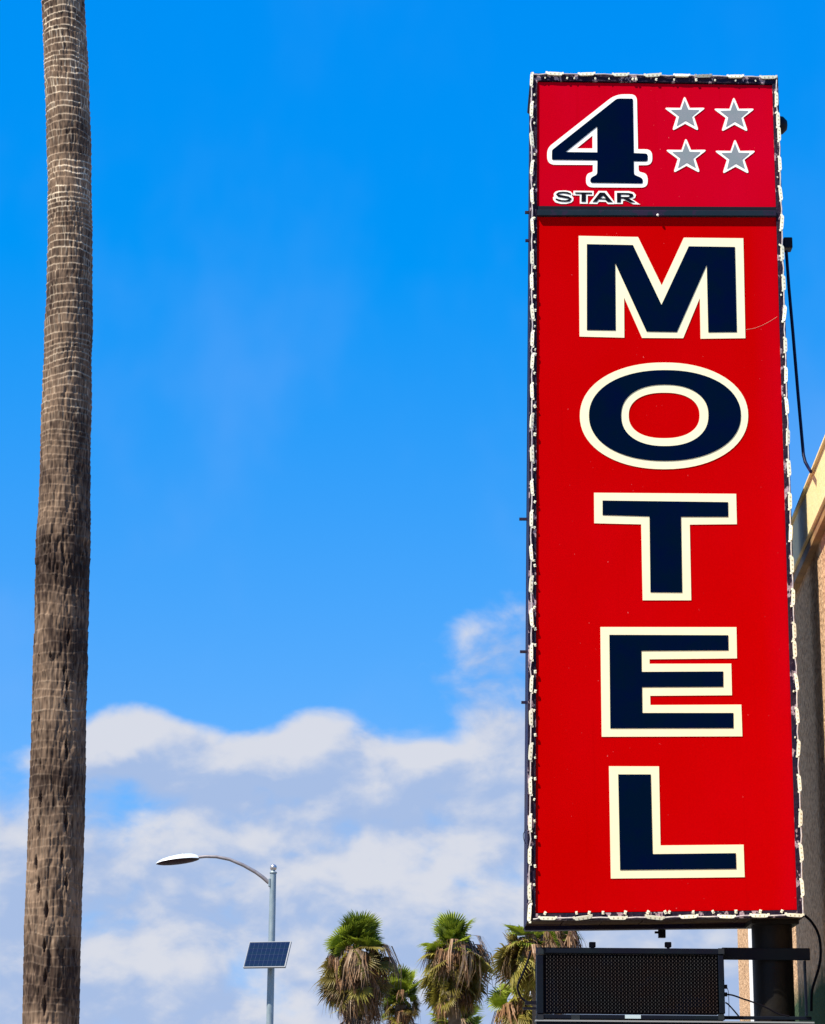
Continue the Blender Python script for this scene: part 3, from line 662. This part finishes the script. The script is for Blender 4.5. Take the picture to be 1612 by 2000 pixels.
ring_w = np.exp(-(dist_edge / .0058) ** 2) * (rng.random(len(edges)) ** .8)[band] * np.clip((pnoise(.05, 13, 31) - .30) * 3.2, 0, 1)
ring = np.maximum(ring, ring_w * np.clip((Z - 6.0) / 1.5, 0, 1))
pale = np.clip((ring * 1.25 + joint * .95 * brk) * (.16 + 1.0 * np.clip((Z - 6.2) / 2.6, 0, 1)) + np.clip((patch - .56) * 3.2, 0, 1) * (.06 + .75 * np.clip((Z - 7.6) / 1.2, 0, 1)) * (.3 + .9 * fib), 0, 1) * (.60 + .6 * pnoise(.02, 110, 12)) * (.24 + .95 * zb)
tint = .45 * fib + .25 * pnoise(.03, 90, 13) + .30 * pnoise(.25, 8, 14)
dark_band = np.exp(-((Z - at(120, 1098, TY).z) / .14) ** 2)
tint = np.clip((tint - .5) * 1.8 + .42 + (zb - .5) * .55 - .30 * dark_band, 0, 1)
disp = disp - dark_band * np.clip(.6 - fiss, 0, 1) * .05
# open slits
slits = [(20 + x / 3.635, 1450 + y / 3.635, s_) for x, y, s_ in ((218, 430, 1.1), (395, 370, 1.2), (405, 100, 1), (400, 590, 1.2), (205, 640, 1), (370, 830, 1.1), (190, 880, 1.1), (205, 1040, 1.1), (400, 1020, 1.1), (260, 1215, 1.2), (245, 1470, .9), (250, 1680, 1), (245, 1880, 1.2), (215, 180, .8))]
slits += [(20 + x / 4, 980 + y / 4, s_) for x, y, s_ in ((455, 1100, 1.1), (315, 1245, .5), (230, 1240, .5), (445, 1460, .9), (440, 1590, .8), (230, 1740, .9), (420, 1360, .7), (440, 1930, .9))]
hole = np.zeros_like(Z)
ex_, ey_ = EYE.x, EYE.y
for (x, y, s_) in slits:
    p = at(x, y, TY); k = np.interp(p.z, cz, cxx); r_ = np.interp(p.z, cz, crr); sx_ = max(-.97, min(.97, (p.x - k) / r_))
    va = math.atan2(k, TY)                       # direction of the viewer seen from the trunk
    t0 = (-math.pi / 2 - va + math.asin(sx_)) % math.tau
    dt = (TH_ - t0 + math.pi) % math.tau - math.pi
    q = np.abs(dt) * r_ / (.013 * s_) + np.abs(Z - p.z) / (.062 * s_)
    hole = np.maximum(hole, np.clip(1.15 - q, 0, 1))
hole = np.clip(hole * 2.0, 0, 1)
disp = disp - hole * .035
R_ = np.interp(Z, cz, crr) + disp + .004
X = np.interp(Z, cz, cxx) + R_ * np.cos(TH_); Yv = TY + R_ * np.sin(TH_)
verts = np.stack([X, Yv, Z], -1).reshape(-1, 3)
nzr = len(zs); ii = np.arange(nzr - 1)[:, None] * NT; jj = np.arange(NT)[None, :]; j2 = (jj + 1) % NT
faces = np.stack([ii + jj, ii + j2, ii + NT + j2, ii + NT + jj], -1).reshape(-1, 4)
near = thing('palm_tree', (float(cxx[0]), TY, 0), 'tall bare palm trunk with ringed brown bark rising at the left edge', 'palm tree')
verts[:, 0] -= cxx[0]; verts[:, 1] -= TY
me = bpy.data.meshes.new('trunk')
me.vertices.add(len(verts)); me.vertices.foreach_set('co', verts.ravel())
me.loops.add(faces.size); me.loops.foreach_set('vertex_index', faces.ravel().astype(np.int32))
me.polygons.add(len(faces)); me.polygons.foreach_set('loop_start', np.arange(0, faces.size, 4, dtype=np.int32))
me.update(calc_edges=True)
me.polygons.foreach_set('use_smooth', np.ones(len(faces), dtype=bool))
at_ = me.attributes.new('bark', 'FLOAT_COLOR', 'POINT')
cdat = np.stack([pale, tint, hgt, hole], -1).reshape(-1, 4).astype(np.float32); at_.data.foreach_set('color', cdat.ravel())
bark = bpy.data.materials.new('palm_bark'); bark.use_nodes = True; nt = bark.node_tree; b = nt.nodes['Principled BSDF']
b.inputs['Roughness'].default_value = .85; b.inputs['Specular IOR Level'].default_value = .2
an = nt.nodes.new('ShaderNodeAttribute'); an.attribute_name = 'bark'; sp = nt.nodes.new('ShaderNodeSeparateColor'); nt.links.new(an.outputs['Color'], sp.inputs[0])
def nmix(f, a, b_):
    x = nt.nodes.new('ShaderNodeMix'); x.data_type = 'RGBA'; nt.links.new(f, x.inputs[0])
    for i, v in ((6, a), (7, b_)):
        if isinstance(v, tuple): x.inputs[i].default_value = (*v, 1)
        else: nt.links.new(v, x.inputs[i])
    return x.outputs[2]
c1 = nmix(sp.outputs[1], (.034, .019, .013), (.235, .155, .100))
c2 = nmix(sp.outputs[0], c1, (.60, .49, .355))
c3 = nmix(an.outputs['Alpha'], c2, (.05, .025, .02))
nt.links.new(c3, b.inputs['Base Color'])
me.materials.append(bark)
o = bpy.data.objects.new('trunk', me); col.objects.link(o); o.parent = near

# ------------------------------------------------------------------ palm fronds
def fan_mesh(name, n, half, blade, pet, split, droop, cup, mt, seed, ragged=.12):
    g = random.Random(seed); m_ = MB()
    m_.tube([(0, 0, 0), (pet * .5, 0, pet * .04), (pet, 0, 0)], [.028, .02, .014], 4, False)
    c = Vector((pet, 0, 0)); step = 2 * half / n
    def pt(a, r, fold=0.0):
        x = r * math.cos(a); y = r * math.sin(a)
        return c + Vector((x, y, cup * (y * y) / blade - droop * (r / blade) ** 2 * blade + fold))
    for k in range(n):
        a0 = -half + k * step; a1 = a0 + step; am = (a0 + a1) / 2
        L = blade * (1 - ragged * g.random()) * (.78 + .22 * math.cos(am * .8))
        rs = L * split; fo = .035 * blade
        v = [c, pt(a0, rs, -fo), pt(am, rs * 1.02, fo), pt(a1, rs, -fo)]
        tip = pt(am + g.uniform(-.04, .04), L); dr = g.uniform(.02, .22) * blade
        m1 = pt(am + step * .27, rs * .45 + L * .55, 0) + Vector((0, 0, -dr * .25)); m0 = pt(am - step * .27, rs * .45 + L * .55, 0) + Vector((0, 0, -dr * .25))
        tip = tip + Vector((0, 0, -dr))
        m_.add(v + [m0, m1, tip], [(0, 1, 2), (0, 2, 3), (1, 4, 2), (2, 4, 5), (2, 5, 3), (4, 6, 5)])
    return m_.mesh(name, mt, recalc=False)
def hang_mesh(name, n, half, blade, pet, mt, seed):
    """dead frond: petiole, then a collapsed bundle of strips that fall in -Z"""
    g = random.Random(seed); m_ = MB()
    m_.tube([(0, 0, 0), (pet * .6, 0, .02), (pet, 0, -.06)], [.026, .02, .013], 4, False)
    c = Vector((pet, 0, -.06))
    for k in range(n):
        a = -half + 2 * half * (k + g.random()) / n
        L = blade * g.uniform(.55, 1.05); w = .010 + .014 * g.random()
        out_ = Vector((math.cos(a), math.sin(a), 0)) ; side = Vector((-math.sin(a), math.cos(a), 0)).lerp(Vector((g.uniform(-1, 1), g.uniform(-1, 1), 0)), .35).normalized()
        pts = [c, c + out_ * L * .28 + Vector((0, 0, -.10 * L)), c + out_ * L * .40 + Vector((g.gauss(0, .03), g.gauss(0, .03), -.50 * L)), c + out_ * L * (.36 + g.uniform(-.1, .12)) + Vector((g.gauss(0, .05), g.gauss(0, .05), -.95 * L))]
        ws = [.006, w, w * .8, .004]
        vs = []
        for p, q in zip(pts, ws): vs += [p - side * q, p + side * q]
        m_.add(vs, [(0, 1, 3, 2), (2, 3, 5, 4), (4, 5, 7, 6)])
    return m_.mesh(name, mt, recalc=False)
GREEN = [fan_mesh('frond', 28, 1.9, .80, .62, .60, .10, .30, MT['green'], 1), fan_mesh('frond', 26, 1.6, .88, .55, .52, .22, .45, MT['green'], 2), fan_mesh('frond', 28, 2.1, .74, .7, .6, .30, .2, MT['green'], 3), fan_mesh('frond', 22, 1.25, .92, .5, .5, .12, .7, MT['green'], 4)]
OLIVE = [fan_mesh('frond', 24, 1.5, .80, .62, .55, .45, .35, MT['olive'], 5, .3), fan_mesh('frond', 22, 1.2, .85, .60, .5, .6, .5, MT['olive'], 6, .3), fan_mesh('frond', 26, 1.8, .72, .7, .55, .3, .3, MT['olive'], 16, .3)]
DEAD = [hang_mesh('dead_frond', 22, 1.2, .95, .62, MT['dead'], 7), hang_mesh('dead_frond', 20, .9, 1.15, .5, MT['dead'], 8), hang_mesh('dead_frond', 22, 1.5, .8, .72, MT['dead'], 9), hang_mesh('dead_frond', 16, .7, 1.3, .55, MT['dead_pale'], 10)]
def put(name, me_, parent, base, az_, pit, s_, roll=0.0):
    d_ = Vector((math.cos(az_) * math.cos(pit), math.sin(az_) * math.cos(pit), math.sin(pit)))
    side = Vector((-math.sin(az_), math.cos(az_), 0)); nrm = d_.cross(side)
    return inst(name, me_, parent, basis(base, d_, side, nrm) @ Matrix.Rotation(roll, 4, 'X') @ Matrix.Scale(s_, 4))
def crown(tree, c, s_, n_green, n_olive, n_dead, skirt, seed, lo=-.25, wide=1.0, gs=1.0, dtop=.3):
    """green fans above, half-dead olive fans drooping through the skirt, collapsed brown fronds below"""
    g = random.Random(seed); sec = [g.uniform(.66, 1.2) for _ in range(9)]
    def lob(a): return sec[int((a % math.tau) / math.tau * 9) % 9]
    for k in range(n_green):
        f_ = g.random(); pit = lo + (1.52 - lo) * f_ ** .75; az_ = g.uniform(0, math.tau)
        put('frond', GREEN[g.randrange(4)], tree, c + UP * (.02 + .30 * f_) * s_, az_, pit, gs * s_ * g.uniform(.62, 1.15) * (.72 + .36 * lob(az_)), g.gauss(0, .9))
    for k in range(n_olive):
        az_ = g.uniform(0, math.tau)
        put('frond', OLIVE[g.randrange(3)], tree, c + UP * (.15 - skirt * .6 * g.random() ** 1.3), az_, g.uniform(-1.2, .1), wide * s_ * g.uniform(.6, 1.05) * lob(az_), g.gauss(0, .8))
    for k in range(n_dead):
        f_ = (k / max(1, n_dead - 1)) ** 1.15; az_ = k * 2.39996 + g.gauss(0, .5)
        put('dead_frond', DEAD[g.randrange(4)], tree, c + UP * (dtop * s_ - skirt * f_ + g.gauss(0, .07)), az_, g.gauss(.08, .16), wide * s_ * g.uniform(.5, 1.15) * lob(az_ + 1) * (1 - .50 * f_), g.gauss(0, .15))
def palm(px, py, Y, s_, green, olive, dead, skirt, seed, label, lo=-.25, wide=1.0, gs=1.0, dtop=.3):
    c = at(px, py, Y); base = Vector((c.x, Y, 0))
    t = thing('palm_tree', base, label, 'palm tree', 'fan palms beyond the street')
    m_ = MB(); n_ = 12
    m_.tube([base + (c - base) * (k / n_) + Vector((math.sin(k) * .02, 0, 0)) for k in range(n_ + 1)], [.34 - .12 * k / n_ for k in range(n_ + 1)], 12); part('trunk', m_, MT['far_trunk'], t)
    crown(t, c, s_, green, olive, dead, skirt, seed, lo, wide, gs, dtop)
    return t
palm(697, 1862, 90, 1.04, 38, 44, 190, 3.0, 11, 'tallest shaggy fan palm with a long brown skirt, right of the street lamp', .25, 1.28, .90, .26)
palm(783, 1964, 94, .86, 40, 18, 36, 1.2, 12, 'small bushy green fan palm low beside the trunk of the shaggy palm', -.35, 1.05)
mid = palm(888, 1868, 92, 1.05, 24, 50, 100, 1.2, 13, 'fan palm with drooping brown fronds midway between lamp and sign', .0, 1.45, .92, .62)
palm(888, 2004, 97, .85, 34, 8, 20, .8, 15, 'green palm crown just showing at the bottom under the drooping palm', -.2, 1.0)
palm(1052, 1852, 88, 1.14, 20, 56, 80, 1.2, 16, 'fan palm partly hidden behind the lower left corner of the red sign', .0, 1.48, .95, .5)
palm(1028, 1956, 91, 1.0, 16, 34, 80, 1.6, 17, 'low fan palm with bright green and dead fronds left of the message board', -.1, 1.4, 1.0, .2)
# lower ruff of fronds on the middle palm
g = random.Random(3); c = at(887, 1918, 92)
for k in range(18): put('frond', OLIVE[k % 3], mid, c - UP * g.random() * .3, k * 2.4 + g.gauss(0, .3), g.uniform(-1.0, -.15), g.uniform(.75, 1.1), g.gauss(0, .6))
for k in range(26): put('dead_frond', DEAD[k % 4], mid, c - UP * .035 * k, k * 2.4, 0, g.uniform(.5, .95))
# the near palm's own crown, above the frame
ztop = float(zs[-1]); ct = Vector((float(cxx[-1]), TY, ztop))
crown(near, ct, 1.5, 30, 8, 30, .9, 31)

# ------------------------------------------------------------------ street lamp
LY = 50.0
def L(x, y, Y=LY): return at(x, y, Y)
lamp_base = L(526, 2000); lamp_base.z = 0; top_ = L(534, 1706)
lb = Vector((L(527.5, 2000).x - (top_.x - L(527.5, 2000).x) * .0, LY, 0)); lb.x = L(527.5, 2000).x - .1
lamp = thing('street_lamp', lb, 'grey steel street lamp with a curved arm and ball finial', 'street lamp')
def pole_at(y): return L(527.3 + (2000 - y) * (533.8 - 527.3) / 294, y)
mb = MB(); mb.tube([lb] + [pole_at(y) for y in (2000, 1900, 1800, 1706)], [.10, .076, .074, .070, .066], 20); part('pole', mb, MT['galv'], lamp)
for y_ in (1852, 1878):
    mb = MB(); q_ = pole_at(y_); mb.tube([q_ - UP * .02, q_ + UP * .02], .084, 18); part('clamp_band', mb, MT['dark_steel'], lamp)
mb = MB(); mb.lathe(top_, [(.0, .0), (.078, 0), (.078, .03), (.05, .04), (.036, .055), (.05, .075), (.05, .085)], 16); part('pole_cap', mb, MT['galv'], lamp)
mb = MB(); c = top_ + UP * .125; mb.lathe(c, [(.073 * math.cos(a_), .073 * math.sin(a_)) for a_ in [math.radians(x) for x in range(-90, 91, 15)]], 18); part('finial', mb, MT['steel'], lamp)
armpx = [(525.5, 1724), (513, 1713), (500, 1703.5), (476, 1690), (449, 1678.5), (423, 1673.4), (402, 1672.8), (386, 1674.5)]
mb = MB(); mb.tube([L(x, y) for x, y in armpx], [.042, .041, .040, .038, .036, .034, .033, .032], 12); part('arm', mb, MT['arm'], lamp)
mb = MB(); p = L(526, 1724); mb.obox(p + Vector((.01, 0, 0)), Vector((.022, 0, 0)), Vector((0, .06, 0)), Vector((0, 0, .085))); part('arm_bracket', mb, MT['galv'], lamp, bevel=.005)
# cobra head: long flattened housing with a dark lens below, rolled slightly towards the viewer
hA, hB = L(389, 1677), L(305, 1687.5)
ax = (hB - hA).normalized(); side = Vector((0, 1, 0)) - ax * ax.y; side.normalize(); upv = side.cross(ax) if side.cross(ax).z > 0 else ax.cross(side)
rl = math.radians(-13); side2 = side * math.cos(rl) + upv * math.sin(rl); up2 = -side * math.sin(rl) + upv * math.cos(rl)
LH = (hB - hA).length
prof = [(0, .035, .055), (.06, .07, .095), (.16, .115, .125), (.32, .15, .14), (.5, .165, .135), (.68, .16, .115), (.84, .125, .085), (.94, .075, .05), (1.0, .02, .012)]
def ringp(t_, w_, h_, zoff, half):
    c_ = hA + ax * LH * t_ + up2 * zoff
    return [c_ + side2 * w_ * math.cos(a_) + up2 * h_ * math.sin(a_) for a_ in [half * k * math.pi / 10 for k in range(11)]]
mb = MB(); mb.smooth = True; rings = [ringp(t_, w_, h_, 0, 1) for t_, w_, h_ in prof]
mb.add([p for r_ in rings for p in r_], [(i * 11 + k, i * 11 + k + 1, (i + 1) * 11 + k + 1, (i + 1) * 11 + k) for i in range(len(prof) - 1) for k in range(10)])
part('lamp_housing', mb, MT['lamp_top'], lamp)
mb = MB(); mb.smooth = True; rings = [ringp(t_, w_ * .995, h_ * .32, -.0, -1) for t_, w_, h_ in prof]
mb.add([p for r_ in rings for p in r_], [(i * 11 + k, i * 11 + k + 1, (i + 1) * 11 + k + 1, (i + 1) * 11 + k) for i in range(len(prof) - 1) for k in range(10)])
part('lamp_lens', mb, MT['lamp_under'], lamp)
mb = MB(); c = hA + ax * LH * .36 + up2 * .10; mb.lathe(c, [(.04, 0), (.045, .02), (.045, .05), (.03, .062), (0, .064)], 12, up2); part('photo_cell', mb, MT['alu'], lamp)

# ------------------------------------------------------------------ solar panel on the lamp pole
yaw, tilt = math.radians(15.5), math.radians(57)
pa_ = Vector((math.cos(yaw), -math.sin(yaw), 0)); ph_ = Vector((math.sin(yaw), math.cos(yaw), 0)); pb_ = ph_ * math.cos(tilt) + UP * math.sin(tilt); pn = pa_.cross(pb_)
if pn.y > 0: pn = -pn
PW, PL = .925, .665
pcen = at(522.5, 1864.3, LY - .28)
sp_ = thing('solar_panel', pcen, 'blue solar panel in an aluminium frame bracketed to the lamp pole', 'solar panel')
def pbox(m_, a0, a1, b0, b1, n0, n1): m_.obox(pcen + pa_ * (a0 + a1) / 2 + pb_ * (b0 + b1) / 2 + pn * (n0 + n1) / 2, pa_ * (a1 - a0) / 2, pb_ * (b1 - b0) / 2, pn * (n1 - n0) / 2)
mb = MB(); pbox(mb, -PW / 2 + .01, PW / 2 - .01, -PL / 2 + .01, PL / 2 - .01, -.012, .004); part('back_sheet', mb, MT['gridline'], sp_)
for (a0, a1, b0, b1) in ((-PW / 2, PW / 2, PL / 2 - .012, PL / 2), (-PW / 2, PW / 2, -PL / 2, -PL / 2 + .016), (-PW / 2, -PW / 2 + .011, -PL / 2 + .0165, PL / 2 - .0125), (PW / 2 - .02, PW / 2, -PL / 2 + .0165, PL / 2 - .0125)):
    mb = MB(); pbox(mb, a0, a1, b0, b1, -.035, .010); part('frame_rail', mb, MT['alu'], sp_)
cm = MB(); cw, ch = (PW - .05) / 9, (PL - .05) / 4
cm.obox((0, 0, 0), Vector((cw / 2 - .0045, 0, 0)), Vector((0, ch / 2 - .0045, 0)), Vector((0, 0, .0015)))
cell_me = cm.mesh('solar_cell', MT['cell'])
for i in range(9):
    for j in range(4):
        inst('solar_cell', cell_me, sp_, basis(pcen + pa_ * ((i - 4) * cw) + pb_ * ((j - 1.5) * ch) + pn * .0058, pa_, pb_, pa_.cross(pb_)))
mb = MB(); q = pole_at(1868); mb.tube([pcen - pn * .03, q + Vector((0, -.06, 0))], .03, 8); mb.obox(q, Vector((.095, 0, 0)), Vector((0, .095, 0)), Vector((0, 0, .04))); part('bracket', mb, MT['dark_steel'], sp_)
